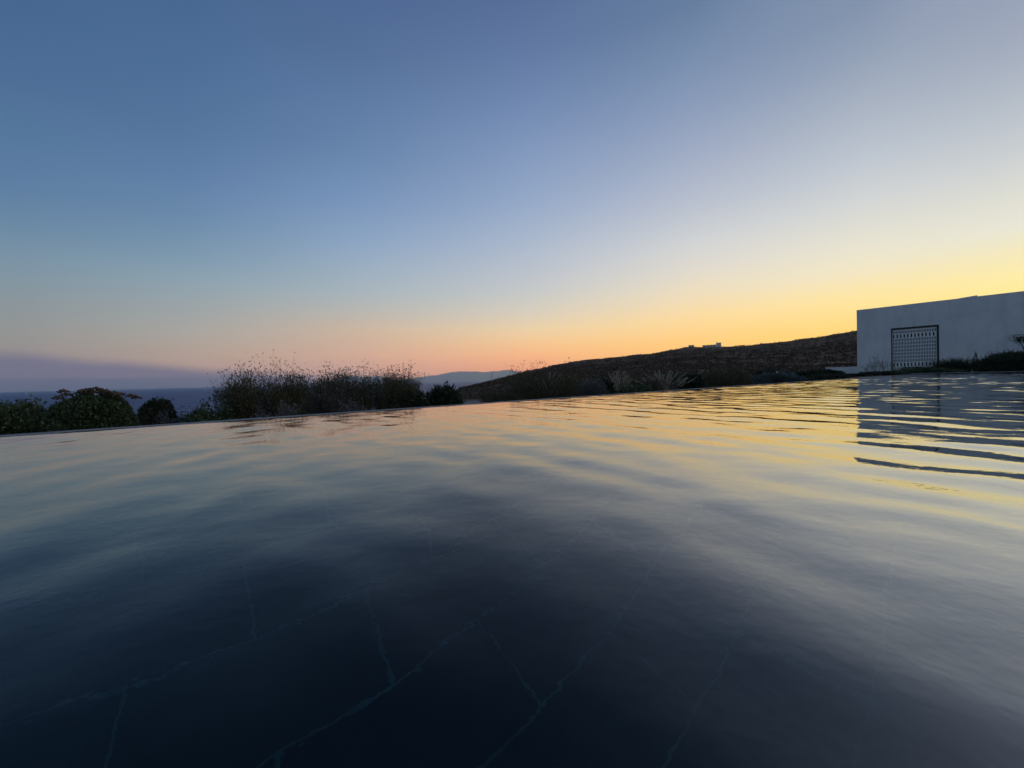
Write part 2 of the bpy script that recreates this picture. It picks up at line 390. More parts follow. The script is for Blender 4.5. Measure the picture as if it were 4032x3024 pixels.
z = z * (.3 + .7 * damp) + np.where(SS < 0, -.0035 * (SS / .1) ** 2, 0)
z[:, 0] = -.25; z[:, 1] = -.03
V = P(T, SS, z); nt_, ns_ = T.shape; ix = np.arange(nt_ * ns_).reshape(nt_, ns_)
F = np.stack([ix[:-1, :-1], ix[:-1, 1:], ix[1:, 1:], ix[1:, :-1]], -1).reshape(-1, 4)
mt = Mat('pool_water'); mt.t.nodes.remove(mt.b)
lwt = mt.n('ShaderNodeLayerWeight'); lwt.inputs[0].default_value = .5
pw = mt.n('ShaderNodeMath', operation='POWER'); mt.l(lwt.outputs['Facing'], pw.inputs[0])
# material reflects less away from the sunset: hand-tuned stand-in for polarised skylight
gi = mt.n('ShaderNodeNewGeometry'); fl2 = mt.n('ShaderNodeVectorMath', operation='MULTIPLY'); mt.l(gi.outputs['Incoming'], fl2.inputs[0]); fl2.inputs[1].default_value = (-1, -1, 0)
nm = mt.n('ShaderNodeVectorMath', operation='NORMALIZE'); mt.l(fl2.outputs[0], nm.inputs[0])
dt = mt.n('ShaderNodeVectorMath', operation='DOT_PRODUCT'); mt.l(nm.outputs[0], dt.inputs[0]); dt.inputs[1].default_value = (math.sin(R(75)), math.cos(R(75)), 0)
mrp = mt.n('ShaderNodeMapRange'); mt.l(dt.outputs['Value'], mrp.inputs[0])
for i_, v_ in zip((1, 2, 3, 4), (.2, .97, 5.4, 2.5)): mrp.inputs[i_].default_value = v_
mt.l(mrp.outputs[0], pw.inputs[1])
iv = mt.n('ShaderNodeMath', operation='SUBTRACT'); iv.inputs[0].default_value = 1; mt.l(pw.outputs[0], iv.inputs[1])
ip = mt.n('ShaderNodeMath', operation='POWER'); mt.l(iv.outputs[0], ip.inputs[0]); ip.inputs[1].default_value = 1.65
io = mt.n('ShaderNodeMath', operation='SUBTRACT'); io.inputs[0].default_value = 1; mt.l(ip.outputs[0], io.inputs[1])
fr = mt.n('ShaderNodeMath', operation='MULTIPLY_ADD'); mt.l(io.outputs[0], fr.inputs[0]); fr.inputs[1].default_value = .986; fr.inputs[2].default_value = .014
gl = mt.n('ShaderNodeBsdfGlossy'); gl.inputs['Roughness'].default_value = 0.0
rf = mt.n('ShaderNodeBsdfRefraction'); rf.inputs['IOR'].default_value = 1.333; rf.inputs['Roughness'].default_value = 0.0; rf.inputs['Color'].default_value = (.5, .74, .82, 1)
nA = mt.noise(26, 3, .6); nB = mt.noise(9, 2, .5)
hh = mt.n('ShaderNodeMath', operation='MULTIPLY_ADD'); mt.l(nB, hh.inputs[0]); hh.inputs[1].default_value = 1.6; mt.l(nA, hh.inputs[2])
bp = mt.n('ShaderNodeBump'); bp.inputs['Strength'].default_value = 1.0; bp.inputs['Distance'].default_value = .0004; mt.l(hh.outputs[0], bp.inputs['Height'])
for nd in (gl, rf, lwt): mt.l(bp.outputs[0], nd.inputs['Normal'])
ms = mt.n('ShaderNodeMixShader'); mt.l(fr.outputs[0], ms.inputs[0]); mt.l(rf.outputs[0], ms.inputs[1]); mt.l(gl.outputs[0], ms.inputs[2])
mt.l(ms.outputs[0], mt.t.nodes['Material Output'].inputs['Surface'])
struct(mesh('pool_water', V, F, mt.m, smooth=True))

# ------------------------------------------------------------------ villa at the end of the pool
mt = Mat('white_plaster'); fa = mt.noise(.8, 8, .7); fb = mt.noise(2.2, 5, .6, sc=(1.6, 1.6, .22)); fc = mt.noise(30, 4, .6)
c1 = mt.ramp(fa, [(.3, (.66, .68, .69)), (.7, (.84, .85, .86))]); c2 = mt.ramp(fb, [(.34, (.91, .91, .905)), (.52, (1, 1, 1))])
mx = mt.n('ShaderNodeMix', data_type='RGBA', blend_type='MULTIPLY'); mx.inputs[0].default_value = 1; mt.l(c1, mx.inputs[6]); mt.l(c2, mx.inputs[7])
mt.l(mx.outputs[2], mt.b.inputs['Base Color']); set_(mt, Roughness=.88)
ha = mt.n('ShaderNodeMath', operation='MULTIPLY_ADD'); mt.l(fa, ha.inputs[0]); ha.inputs[1].default_value = 6; mt.l(fc, ha.inputs[2]); mt.bump(ha.outputs[0], .35, .012)
PLAST = mt.m
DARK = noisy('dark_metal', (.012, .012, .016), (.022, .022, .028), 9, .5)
d = ray(3376, hor(3376)); O = d[:2] / d[1] * 21.0
wa = np.array([.626, -.78]); wa /= np.linalg.norm(wa); wn = np.array([wa[1], -wa[0]])   # along the wall to the right / front normal
VANG = math.atan2(wa[1], wa[0])
def onwall(x, y):                          # image point -> (along, height) on the villa's front
    dd = ray(x, y); k = ((O - EYE[:2]) @ wn) / (dd[:2] @ wn); q = EYE + dd * k
    return (q[:2] - O) @ wa, q[2]
L = 11.0; HT = onwall(3376, 1221)[1]
HT2 = onwall(4030, 1146)[1]
a0, zt0 = onwall(3508, 1293); a1, zt1 = onwall(3697, 1278); zt = (zt0 + zt1) / 2
zb = onwall(3600, 1459)[1]
GZ = -.06
print('villa', HT, HT2, a0, a1, zt0, zt1, zb)
villa = empty('villa', (O[0], O[1], GZ), 'low flat-roofed white villa with a pierced lattice screen at the far end of the pool', 'house', rz=VANG)
H = HT - GZ; q0, q1, qt, qb = a0, a1, zt - GZ, zb - GZ - .03
HR = H + (HT2 - HT)                         # roofline lifts a little along its length
TH = .32
b = MB()
def slab(x0, x1, y0, y1, z0, ztop0, ztop1):
    b.add([(x0, y0, z0), (x1, y0, z0), (x1, y1, z0), (x0, y1, z0), (x0, y0, ztop0), (x1, y0, ztop1), (x1, y1, ztop1), (x0, y1, ztop0)],
          [(0, 3, 2, 1), (4, 5, 6, 7), (0, 1, 5, 4), (1, 2, 6, 5), (2, 3, 7, 6), (3, 0, 4, 7)])
def topz(x): return H + (HR - H) * x / onwall(4030, 1146)[0]
slab(0, q0, 0, TH, -.5, topz(0), topz(q0)); slab(q1, L, 0, TH, -.5, topz(q1), topz(L))
slab(q0, q1, 0, TH, qt, topz(q0), topz(q1)); slab(q0, q1, 0, TH, -.5, qb, qb)
slab(0, TH, TH, 7, -.5, topz(0), topz(TH)); slab(L - TH, L, TH, 7, -.5, topz(L - TH), topz(L)); slab(TH, L - TH, 7 - TH, 7, -.5, topz(TH), topz(L - TH))
b.build('wall', PLAST, villa)
b = MB(); slab(TH, L - TH, TH, 7 - TH, H - .5, topz(TH) - .28, topz(L - TH) - .28); villa_roof = b.build('roof', PLAST, villa)
xa, xb = onwall(3776, 1300)[0], onwall(3850, 1300)[0]
b = MB(); b.add([(xa, .06, topz(xa) - .01), (xb, .06, topz(xb) - .01), (xb, .9, topz(xb) - .01), (xa, .9, topz(xa) - .01),
                 (xa, .06, topz(xa) + .012), (xb, .06, topz(xb) + .06), (xb, .9, topz(xb) + .06), (xa, .9, topz(xa) + .012)],
                [(0, 3, 2, 1), (4, 5, 6, 7), (0, 1, 5, 4), (1, 2, 6, 5), (2, 3, 7, 6), (3, 0, 4, 7)]); b.build('parapet_cap', PLAST, villa_roof)
fw = .075
b = MB(); b.box(q0 + .002, q0 + .045, .004, .30, qb, qt - .002); b.box(q1 - fw, q1 - .002, .004, .30, qb, qt - .002); b.box(q0 + .045, q1 - fw, .004, .30, qt - fw - .01, qt - .002)
b.build('screen_frame', DARK, villa)
# lattice: rows of narrow slots with two rows of large openings
LATM = noisy('lattice_plaster', (.78, .79, .80), (.86, .87, .88), 6, .8)
x0, x1, z0, z1 = q0 + .046, q1 - fw - .001, qb + .001, qt - fw - .011
hs = [.52, .62, .52] + [.52] * 6 + [.62, .52]; gaps = [.30, .17] + [.17] * 9 + [.35]
hs = [.56, .82, .62] + [.62] * 6 + [.82, .62]; gaps = [.38, .19, .18] + [.17] * 6 + [.19, .19, .34]
tot = sum(hs) + sum(gaps); sc = (z1 - z0) / tot
b = MB(); zc = z1; y0_, y1_ = .05, .07
for i, hgt in enumerate(hs):
    zn = zc - gaps[i] * sc; b.box(x0, x1, y0_, y1_, zn, zc); zc = zn; zn = zc - hgt * sc
    nb, op = (12, .42) if i in (1, 9) else (28, .5)
    pitch = (x1 - x0 - .03) / nb; xs = x0
    for k in range(nb):
        xo = x0 + .015 + (k + (.08 if nb == 12 else .27)) * pitch; b.box(xs, xo, y0_, y1_, zn, zc); xs = xo + op * pitch
    b.box(xs, x1, y0_, y1_, zn, zc); zc = zn
b.box(x0, x1, y0_, y1_, z0, zc)
lat = b.build('lattice_screen', LATM, villa)
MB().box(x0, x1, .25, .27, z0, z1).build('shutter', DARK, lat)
# low garden wall on the left of the villa, set back
e0 = onwall(3242, 1449); e1_ = onwall(3377, 1443)
lw = empty('garden_wall', (O[0], O[1], GZ), 'low white garden wall running left from the villa corner', 'wall', rz=VANG)
b = MB(); hz = (e0[1] + e1_[1]) / 2 - GZ
b.box(e0[0], -.003, .4, .65, -.6, hz); b.build('wall', PLAST, lw)
MB().box(e0[0] - .01, -.003, .39, .66, hz, hz + .02).build('wall_cap', PLAST, lw)

# ------------------------------------------------------------------ hilltop houses, track, boat
def onhill(x, r):
    d = ray(x, hor(x)); d = d[:2] / np.linalg.norm(d[:2]); q = d * r
    return np.array([q[0], q[1], float(ground(q[:1], q[1:2])[0])]), d
HW = noisy('weathered_white', (.55, .55, .55), (.72, .72, .72), .6, .9)
def px2m(n, r): return n / FPX * r
def house(x0, x1, ytop, r, label, tower=False):
    c, d = onhill((x0 + x1) / 2, r); dep = r * math.cos(math.atan2(d[0], d[1]))
    w = px2m(x1 - x0, dep) * .82; ht = .16 + px2m(hor((x0 + x1) / 2) - ytop, dep) - c[2]
    o = empty('hill_house', (c[0], c[1], c[2]), label, 'house', 'white houses on the hill crest', rz=-math.atan2(d[0], d[1]))
    b = MB(); b.box(-w / 2, w / 2, -2.5, 3, -2, ht)
    if not tower: b.box(-w / 2 - 3.2, -w / 2 - .01, -1.5, 3, -2, ht * .45)
    else: b.box(w / 2 + .01, w / 2 + 2.9, -2, 2.5, -2, ht + 1.2)
    b.build('wall', HW, o)
    b = MB(); b.box(-w / 2 - .15, w / 2 + .005, -2.65, 3.15, ht + .01, ht + .12)
    if tower: b.box(w / 2 + .012, w / 2 + 3.1, -2.2, 2.7, ht + 1.21, ht + 1.33)
    rf_ = b.build('roof', HW, o)
    k = 4 if tower else 2
    for i in range(k):
        xx = -w / 2 + (i + .5) * w / k
        MB().box(xx - .45, xx + .45, -2.54, -2.46, max(.3, ht * .35), max(1.2, ht * .8)).build('window', DARK, o)
    if tower:
        MB().lathe([(.12, ht + 1.34), (.08, ht + 2.7)], 6, (w / 2 + .2, 0)).build('mast', DARK, rf_)
    return o
house(2712, 2736, 1360.5, 296, 'small square white house, the left one on the hill crest')
house(2766, 2824, 1360, 298, 'long white house with a raised end block and mast on the hill crest', True)
# dirt track on the slope beside the villa
tr = []; 
for x in np.linspace(3150, 3460, 60):
    yt = 1436 - (x - 3240) * .066; d = ray(x, yt)
    rr = np.linspace(14, 280, 4000); q = np.outer(rr, d[:2] / np.linalg.norm(d[:2])); zz = ground(q[:, 0], q[:, 1])
    el = np.arctan((zz - .16) / rr); i = int(np.argmax(el > math.asin(d[2]))); tr.append(q[i])
tr = np.array(tr)
k = np.ones(9) / 9; pad = np.pad(tr, ((4, 4), (0, 0)), 'edge'); tr = np.stack([np.convolve(pad[:, i], k, 'valid') for i in (0, 1)], -1)
ctr = tr / np.linalg.norm(tr, axis=1)[:, None]; V = []
for q in np.concatenate([tr - ctr * 1.3, tr + ctr * 1.3]): V.append((q[0], q[1], float(ground(q[:1], q[1:2])[0]) + .12))
n = len(tr)
struct(mesh('path', V, [(i, i + 1, n + i + 1, n + i) for i in range(n - 1)], noisy('track_dirt', (.055, .034, .024), (.09, .058, .04), 1.2)))

# sailing boat far out on the left
d = ray(103, 1552.5); k = (SEA - EYE[2]) / d[2]; q = EYE + d * k
sc_ = np.linalg.norm(q[:2]) / FPX * .6
boat = empty('sailing_boat', (q[0], q[1], SEA), 'tiny white sailing boat far out on the sea at the left', 'boat', rz=.7)
SAIL = noisy('sail_cloth', (.75, .75, .75), (.85, .85, .85), .5)
hl = 9 * sc_
b = MB(); b.add([(-hl / 2, -hl * .12, .9 * sc_), (-hl / 2, hl * .12, .9 * sc_), (hl * .2, hl * .15, 1.0 * sc_), (hl / 2, 0, 1.3 * sc_), (hl * .2, -hl * .15, 1.0 * sc_), (-hl * .4, 0, -.4 * sc_), (hl * .35, 0, -.4 * sc_)],
                [(0, 1, 2, 3, 4), (0, 5, 1), (1, 5, 6, 2), (2, 6, 3), (3, 6, 4), (4, 6, 5, 0)]); b.build('hull', SAIL, boat)
MB().lathe([(.08 * sc_, .8 * sc_), (.05 * sc_, 11.5 * sc_)], 6).build('mast', DARK, boat)
b = MB(); b.add([(-.1, 0.05 * sc_, 1.8 * sc_), (-hl * .48, .5 * sc_, 1.9 * sc_), (-.1, .05 * sc_, 11.2 * sc_), (-.1, -.05 * sc_, 1.8 * sc_), (-hl * .48, .4 * sc_, 1.9 * sc_), (-.1, -.05 * sc_, 11.2 * sc_)],
                [(0, 1, 2), (5, 4, 3), (0, 3, 4, 1), (1, 4, 5, 2), (2, 5, 3, 0)]); b.build('sail', SAIL, boat)

# ------------------------------------------------------------------ plants
def leaves(P0, D, ln, wd, g, fold=.25):     # leaf-shaped quads: base points, directions, lengths, widths
    n = len(P0); D = D / np.linalg.norm(D, axis=1)[:, None]
    r = g.normal(size=(n, 3)); Sd = np.cross(D, r); Sd /= np.linalg.norm(Sd, axis=1)[:, None]; Nn = np.cross(D, Sd)
    ln = np.broadcast_to(ln, n)[:, None]; wd = np.broadcast_to(wd, n)[:, None]
    V = np.stack([P0, P0 + D * ln * .5 + Sd * wd * .5 + Nn * ln * .08, P0 + D * ln, P0 + D * ln * .5 - Sd * wd * .5 + Nn * ln * .08], 1)
    return V.reshape(-1, 3), np.arange(4 * n).reshape(n, 4)
def ribbons(B, D, H_, w0, bend, g, nseg=4, lean=None):   # curved tapering blades/stems as triangular tubes
    n = len(B); D = D / np.linalg.norm(D, axis=1)[:, None]; H_ = np.broadcast_to(H_, n)
    bd = np.broadcast_to(bend, (n, 3)) if np.ndim(bend) else g.normal(size=(n, 3)) * bend
    ks = np.linspace(0, 1, nseg + 1); Vs = []; ctr = []
    for k in ks:
        c = B + D * (H_ * k)[:, None] + bd * (H_ * k * k)[:, None]; w = w0 * (1 - .75 * k); ctr.append(c)
        for j in range(3):
            a = 2.094 * j; Vs.append(c + np.stack([np.full(n, math.cos(a) * w), np.full(n, math.sin(a) * w), np.zeros(n)], -1))
    V = np.stack(Vs, 1); m_ = 3 * (nseg + 1); F = []
    for i in range(nseg):
        for j in range(3):
            F.append([i * 3 + j, i * 3 + (j + 1) % 3, (i + 1) * 3 + (j + 1) % 3, (i + 1) * 3 + j])
    F = (np.arange(n)[:, None, None] * m_ + np.array(F)[None]).reshape(-1, 4)
    return V.reshape(-1, 3), F, ctr
def join(parts):
    V = []; F = []; b_ = 0
    for v_, f_ in parts: V.append(v_); F.append(f_ + b_); b_ += len(v_)
    return np.concatenate(V), np.concatenate(F)
def blobs(C, r, g, sq=1.0):                 # small irregular seed heads (octahedra as quads-tris)
    n = len(C); o = np.array([(1, 0, 0), (0, 1, 0), (-1, 0, 0), (0, -1, 0), (0, 0, 1), (0, 0, -1)], float)
    r = np.broadcast_to(r, n)
    V = C[:, None, :] + o[None] * r[:, None, None] * (.7 + .6 * g.random((n, 6, 1))) * np.array([1, 1, sq])
    f = np.array([(0, 1, 4), (1, 2, 4), (2, 3, 4), (3, 0, 4), (1, 0, 5), (2, 1, 5), (3, 2, 5), (0, 3, 5)])
    return V.reshape(-1, 3), (np.arange(n)[:, None, None] * 6 + f[None]).reshape(-1, 3)

def spot(xc, off):                          # foot of a plant standing `off` metres behind the rim, seen at column xc
    off = 2.2 + off * 1.3
    d = ray(xc, hor(xc))[:2]; d = d / d[1]
    k = ((E0 - v * (.36 + off)) @ v) / (d @ v); q = d * k
    return q, k                              # xy, depth
LM = {
 'green': leafmat('leaf_green', [(0, (.030, .050, .026)), (.6, (.075, .115, .056)), (1, (.15, .19, .10))]),
 'olive': leafmat('leaf_olive', [(0, (.038, .040, .020)), (.6, (.095, .094, .048)), (1, (.18, .165, .095))]),
 'yellow': leafmat('leaf_yellow_green', [(0, (.03, .034, .010)), (.6, (.075, .075, .022)), (1, (.13, .11, .05))]),
 'dark': leafmat('leaf_dark', [(0, (.014, .022, .013)), (.7, (.042, .060, .034)), (1, (.095, .12, .075))]),
 'grey': leafmat('leaf_grey', [(0, (.06, .06, .06)), (.6, (.14, .138, .138)), (1, (.27, .26, .265))]),
 'silver': leafmat('leaf_silver', [(0, (.05, .07, .07)), (.6, (.10, .135, .135)), (1, (.17, .21, .20))]),
 'straw': leafmat('dry_straw', [(0, (.26, .22, .16)), (.6, (.45, .39, .30)), (1, (.65, .58, .46))]),
 'stem': leafmat('dry_stem', [(0, (.04, .033, .025)), (.6, (.08, .066, .05)), (1, (.14, .12, .09))]),
 'head': leafmat('flower_head_brown', [(0, (.08, .055, .038)), (.6, (.15, .105, .07)), (1, (.24, .17, .11))]),
 'bud': leafmat('bud_pale', [(0, (.16, .17, .12)), (.6, (.28, .29, .22)), (1, (.42, .42, .35))]),
 'bark': leafmat('bark', [(0, (.03, .024, .018)), (1, (.05, .04, .03))]),
}
def dome_points(n, w, h, dp, g, z0=0.0, lump=.18, bx=.8, out=.2):
    d = g.normal(size=(n, 3)); d[:, 2] = np.abs(d[:, 2]) * 1.0; d /= np.linalg.norm(d, axis=1)[:, None]
    d2 = np.sign(d) * np.abs(d) ** bx; r = 1 - .7 * g.random(n) ** 2; r = r + (g.random(n) < .14) * g.random(n) * out
    az = np.arctan2(d[:, 1], d[:, 0])
    lm = 1 + lump * (np.sin(az * 3 + d[:, 2] * 5 + g.random() * 6) * .5 + vnoise(az * 2.2 + 20, d[:, 2] * 4 + 9 * g.random(), 8) * 1.6)
    r = r * lm
    pnt = np.stack([d2[:, 0] * w / 2 * r, d2[:, 1] * dp / 2 * r, z0 + d2[:, 2] * (h - z0) * r], -1)
    return pnt, d
def shrub(name, label, cat, x0, x1, yt, off, mat, leaf=.014, n=4500, asp=.45, lump=.18, seed=0, group=None, up=.35, dpk=.9, bx=.8, ground_z=None, out=.2):
    n = int(n * 3.4); g = np.random.default_rng(seed + 100); xc = (x0 + x1) / 2; q, Zd = spot(xc, off)
    t, s = TS(q); gz = float(base0(np.array(t))) if ground_z is None else ground_z
    w = (x1 - x0) / FPX * Zd * math.cos(math.atan2(q[0], q[1])) * 1.02; top = EYE[2] + (hor(xc) - yt) / FPX * Zd; h = top - gz
    o = empty(name, (q[0], q[1], gz), label, cat, group, rz=-math.atan2(q[0], q[1]))
    p_, d_ = dome_points(n, w * .94, h * .95, w * dpk, g, h * .06, lump, bx, out)
    dr = d_ * .8 + g.normal(size=(n, 3)) * .55 + np.array([0, 0, up])
    leaf = leaf * 1.2 * ((4.69 + off * 1.3) / (2.49 + off) if ground_z is None else 1)
    V, F = leaves(p_, dr, leaf * (.6 + .8 * g.random(n)), leaf * asp * (.7 + .6 * g.random(n)), g)
    mesh('foliage', V, F, LM[mat], o)
    k = 9; B = np.zeros((k, 3)); D = np.stack([g.normal(size=k) * .35 * w / h, g.normal(size=k) * .35 * w / h, np.ones(k)], -1)
    V, F, c = ribbons(B, D, h * .7, max(.0025, h * .012), .1, g); mesh('stem', V, F, LM['bark'], o)
    return o, w, h, Zd, g
def stems(o, name, hmin, hmax, w, dp, n, g, heads=3, hr=.004, mat='stem', hmat=None, thick=.0012, zfrom=.0, lean=.22, bend=.12, sub=2, x_off=0):
    B = np.stack([x_off + (g.random(n) - .5) * w * .75, (g.random(n) - .5) * dp * .6, np.full(n, zfrom)], -1)
    D = np.stack([B[:, 0] / max(w, .01) * lean * 2 + g.normal(size=n) * .12, g.normal(size=n) * .12, np.ones(n)], -1)
    H_ = hmin + (hmax - hmin) * g.random(n) ** 1.6 - zfrom
    V, F, c = ribbons(B, D, H_, thick, bend, g, 5); parts = [(V, F)]; C = [c[-1]]
    for k in range(sub):                     # side twigs
        i0 = c[3] if k % 2 else c[4]
        D2 = np.stack([g.normal(size=n) * .55, g.normal(size=n) * .55, np.ones(n) * .9], -1)
        V, F, c2 = ribbons(i0, D2, H_ * (.10 + .14 * g.random(n)), thick * .7, .1, g, 2); parts.append((V, F)); C.append(c2[-1])
    V, F = join(parts); mesh(name, V, F, LM[mat], o)
    if heads:
        C = np.concatenate(C); C = np.repeat(C, heads, 0) + g.normal(size=(len(C) * heads, 3)) * hr * 1.3
        V, F = blobs(C, hr * (.6 + .7 * g.random(len(C))), g); struct(mesh('flower_head', V, F, LM[hmat or mat], o), 'stuff')
def grass(name, label, cat, x0, x1, yt, off, mat, n=900, seed=0, plume=None, group=None, bend=.35, th=.0014, yp=None, npl=26, dpk=.8, tilt=0.0, gz=None):
    g = np.random.default_rng(seed + 500); xc = (x0 + x1) / 2; q, Zd = spot(xc, off); t, s = TS(q)
    gz = float(base0(np.array(t))) if gz is None else gz
    w = (x1 - x0) / FPX * Zd * math.cos(math.atan2(q[0], q[1])); h = EYE[2] + (hor(xc) - yt) / FPX * Zd - gz
    o = empty(name, (q[0], q[1], gz), label, cat, group, rz=-math.atan2(q[0], q[1]))
    B = np.stack([g.normal(size=n) * w * .13, g.normal(size=n) * w * .13 * dpk, np.zeros(n)], -1)
    dx = g.normal(size=n); dy = g.normal(size=n)
    D = np.stack([dx * .32 * w / h + tilt, dy * .3 * w / h * dpk, np.ones(n)], -1)
    bd = np.stack([dx * bend * w / h * .6 + tilt, dy * bend * w / h * .6, -np.abs(g.normal(size=n)) * bend * .35], -1)
    V, F, c = ribbons(B, D, h * (.55 + .5 * g.random(n)), max(th, Zd * .00038), bd, g, 5)
    mesh('blades', V, F, LM[mat], o)
    if plume:
        hp = EYE[2] + (hor(xc) - (yp or yt)) / FPX * Zd - gz; m_ = npl
        B = np.stack([g.normal(size=m_) * w * .1, g.normal(size=m_) * w * .08, np.full(m_, h * .3)], -1)
        dx = np.linspace(-1.35, 1.35, m_) + g.normal(size=m_) * .3
        D = np.stack([dx * .26 * w / h, g.normal(size=m_) * .2, np.ones(m_)], -1)
        bd = np.stack([dx * .16 * w / h, g.normal(size=m_) * .1, -np.abs(dx) * .05], -1)
        Hs = (hp - h * .3) * (.62 + .42 * g.random(m_)); V, F, c = ribbons(B, D, Hs, max(.001, Zd * .0003), bd, g, 6)
        ps = [(V, F)]
        # bristly spike along the top third of each stem
        A_, B_ = c[-3], c[-1]; kk = 40
        ax = np.repeat(B_ - A_, kk, 0); f_ = g.random((m_ * kk, 1)); pos = np.repeat(A_, kk, 0) + ax * f_
        V2, F2 = leaves(pos, ax / np.linalg.norm(ax, axis=1)[:, None] + g.normal(size=ax.shape) * .24, Zd * .0050 * (1.15 - .5 * f_[:, 0]), Zd * .0013, g); ps.append((V2, F2))
        V, F = join(ps); mesh('plume', V, F, LM[plume], o)
    return o, w, h, Zd, g

# -- left part of the bed
shrub('low_shrub', 'low bright green leafy shrub at the far left end of the bed', 'shrub', -160, 235, 1622, .28, 'green', .017, 4200, seed=1, lump=.3)
o, w, h, Zd, g = shrub('flowering_shrub', 'large dome of dark green leaves topped with brown flat flower heads', 'shrub', 165, 570, 1557, .30, 'green', .014, 9000, seed=2, lump=.1, out=.05)
k = 17; hx = (np.array([250, 262, 232, 318, 330, 342, 352, 372, 366, 400, 408, 422, 448, 455, 480, 520, 545]) - 367) / FPX * Zd * math.cos(math.atan2(o.location.x, o.location.y))
hy = np.array([1531, 1545, 1556, 1540, 1532, 1529, 1536, 1525, 1538, 1531, 1534, 1540, 1542, 1548, 1550, 1557, 1566])
tz = EYE[2] + (hor(367) - hy) / FPX * Zd - o.location.z
B = np.stack([hx * .75, g.normal(size=k) * .05, np.full(k, h * .55)], -1); T_ = np.stack([hx, g.normal(size=k) * .06, tz], -1)
V, F, c = ribbons(B, T_ - B, np.linalg.norm(T_ - B, axis=1), .003, np.zeros(3), g, 3); ps = [(V, F)]
mesh('flower_stem', V, F, LM['stem'], o)
for tp in T_:
    C = np.repeat(tp[None], 60, 0); rr_ = .040 * np.sqrt(g.random(60)); aa = g.random(60) * 6.28
    C = C + np.stack([rr_ * np.cos(aa), rr_ * np.sin(aa), -rr_ * .5 + g.normal(size=60) * .005], -1)
    V, F = blobs(C, .0065, g); mesh('flower_head', V, F, LM['head'], o)
stems(o, 'dry_stalk', h * .55, h * .93, w * .35, w * .3, 26, g, 3, .005, 'stem', 'stem', thick=.002, x_off=w * .4)
shrub('round_shrub', 'small dark rounded shrub standing alone right of the flower-topped dome', 'shrub', 535, 705, 1573, .62, 'dark', .012, 4200, seed=3, lump=.1, out=.05)
shrub('creeping_shrub', 'grey creeping ground plant below the small dark round shrub', 'plant', 560, 790, 1646, .45, 'grey', .012, 2200, seed=4, lump=.3)
shrub('creeping_shrub', 'grey-green mat of foliage behind the far left shrubs', 'plant', -120, 200, 1604, 3.2, 'silver', .03, 2600, seed=41, lump=.3)
o, w, h, Zd, g = shrub('leafy_plant', 'low leafy green plant just left of the tall wispy bush', 'plant', 730, 930, 1628, .22, 'green', .016, 1900, seed=5, lump=.4)
stems(o, 'dry_stalk', h * .9, h * 1.28, w * .7, w * .3, 18, g, 2, .005, 'stem', 'stem', thick=.002)
def wispy(x0, x1, yb, ys, off, label, mat, seed, ns=60, n=5200, name='wispy_bush', leaf=.013, asp=.3, hm='stem', bx=.6):
    o, w, h, Zd, g = shrub(name, label, 'bush', x0, x1, yb, off, mat, leaf, int(n * .75), asp, .35, seed, 'wispy bushes with seed heads', up=1.1, bx=bx)
    hs_ = EYE[2] + (hor((x0 + x1) / 2) - ys) / FPX * Zd - o.location.z
    stems(o, 'flower_stem', h * .95, hs_ * .99, w * 1.0, w * .6, ns, g, 2, Zd * .0012, 'stem', hm, thick=max(.0008, Zd * .0004), zfrom=h * .4, sub=4)
    m_ = ns * 5; B = np.stack([(g.random(m_) - .5) * w * .85, (g.random(m_) - .5) * w * .5, np.full(m_, h * .45)], -1)     # leafy shoots fraying out of the top
    D = np.stack([B[:, 0] / w * .7 + g.normal(size=m_) * .16, g.normal(size=m_) * .16, np.ones(m_)], -1)
    V, F, c = ribbons(B, D, h * .45 + (hs_ - h) * .62 * g.random(m_) ** 1.7, Zd * .00035, .08, g, 4)
    P_ = np.concatenate([c[i] for i in (1, 2, 2, 3, 3, 4)]); V2, F2 = leaves(P_, g.normal(size=P_.shape) * .5 + np.array([0, 0, .9]), Zd * .0045, Zd * .0012, g)
    V, F = join([(V, F), (V2, F2)]); mesh('shoot', V, F, LM[mat], o)
    return o, w, h, Zd, g
wispy(880, 1215, 1512, 1422, .42, 'tall olive bush with round seed heads on thin stalks against the sea horizon', 'olive', 6, 120, 9000)
shrub('grey_bush', 'grey-brown feathery bush between the two tall wispy bushes', 'bush', 1130, 1390, 1506, .55, 'grey', .013, 6200, .25, .3, 7, up=.9, bx=.6)
shrub('yellowing_shrub', 'small yellow-green shrub poking up behind the grey feathery bush', 'shrub', 1215, 1345, 1496, .95, 'yellow', .018, 1500, .4, .3, 8, up=.6)
wispy(1290, 1650, 1498, 1430, .50, 'dense tuft of fine upright stalks in front of the far island', 'olive', 9, 190, 9500, name='wispy_bush', leaf=.016, asp=.16)
for i, (x0, x1, yt) in enumerate([(1080, 1165, 1560), (1330, 1440, 1555), (985, 1075, 1600)]):
    o, w, h, Zd, g = shrub('herb_plant', ['pale grey herb with upright flower spikes at the foot of the tall olive bush',
        'pale herb with slender upright spikes below the dense tuft of stalks', 'short reddish-grey herb at the pool rim under the tall olive bush'][i], 'herb', x0, x1, yt + 45, -.3, 'grey', .011, 700, .35, .3, 60 + i, 'pale herbs along the rim')
    stems(o, 'flower_spike', h * .7, h * 1.0 + 45 / FPX * Zd, w, w * .4, 14, g, 4, .005, 'grey', 'grey', thick=.003, zfrom=.1, sub=3)
o, w, h, Zd, g = shrub('flowering_shrub', 'rounded shrub dotted with pale round buds', 'shrub', 1490, 1705, 1538, .24, 'dark', .013, 5200, .55, .12, 10, out=.06)
p_, d_ = dome_points(260, w * .97, h * .98, w * .9, g, h * .1, .12); p_ = p_[np.linalg.norm(p_ / np.array([w / 2, w / 2, h]), axis=1) > .75]
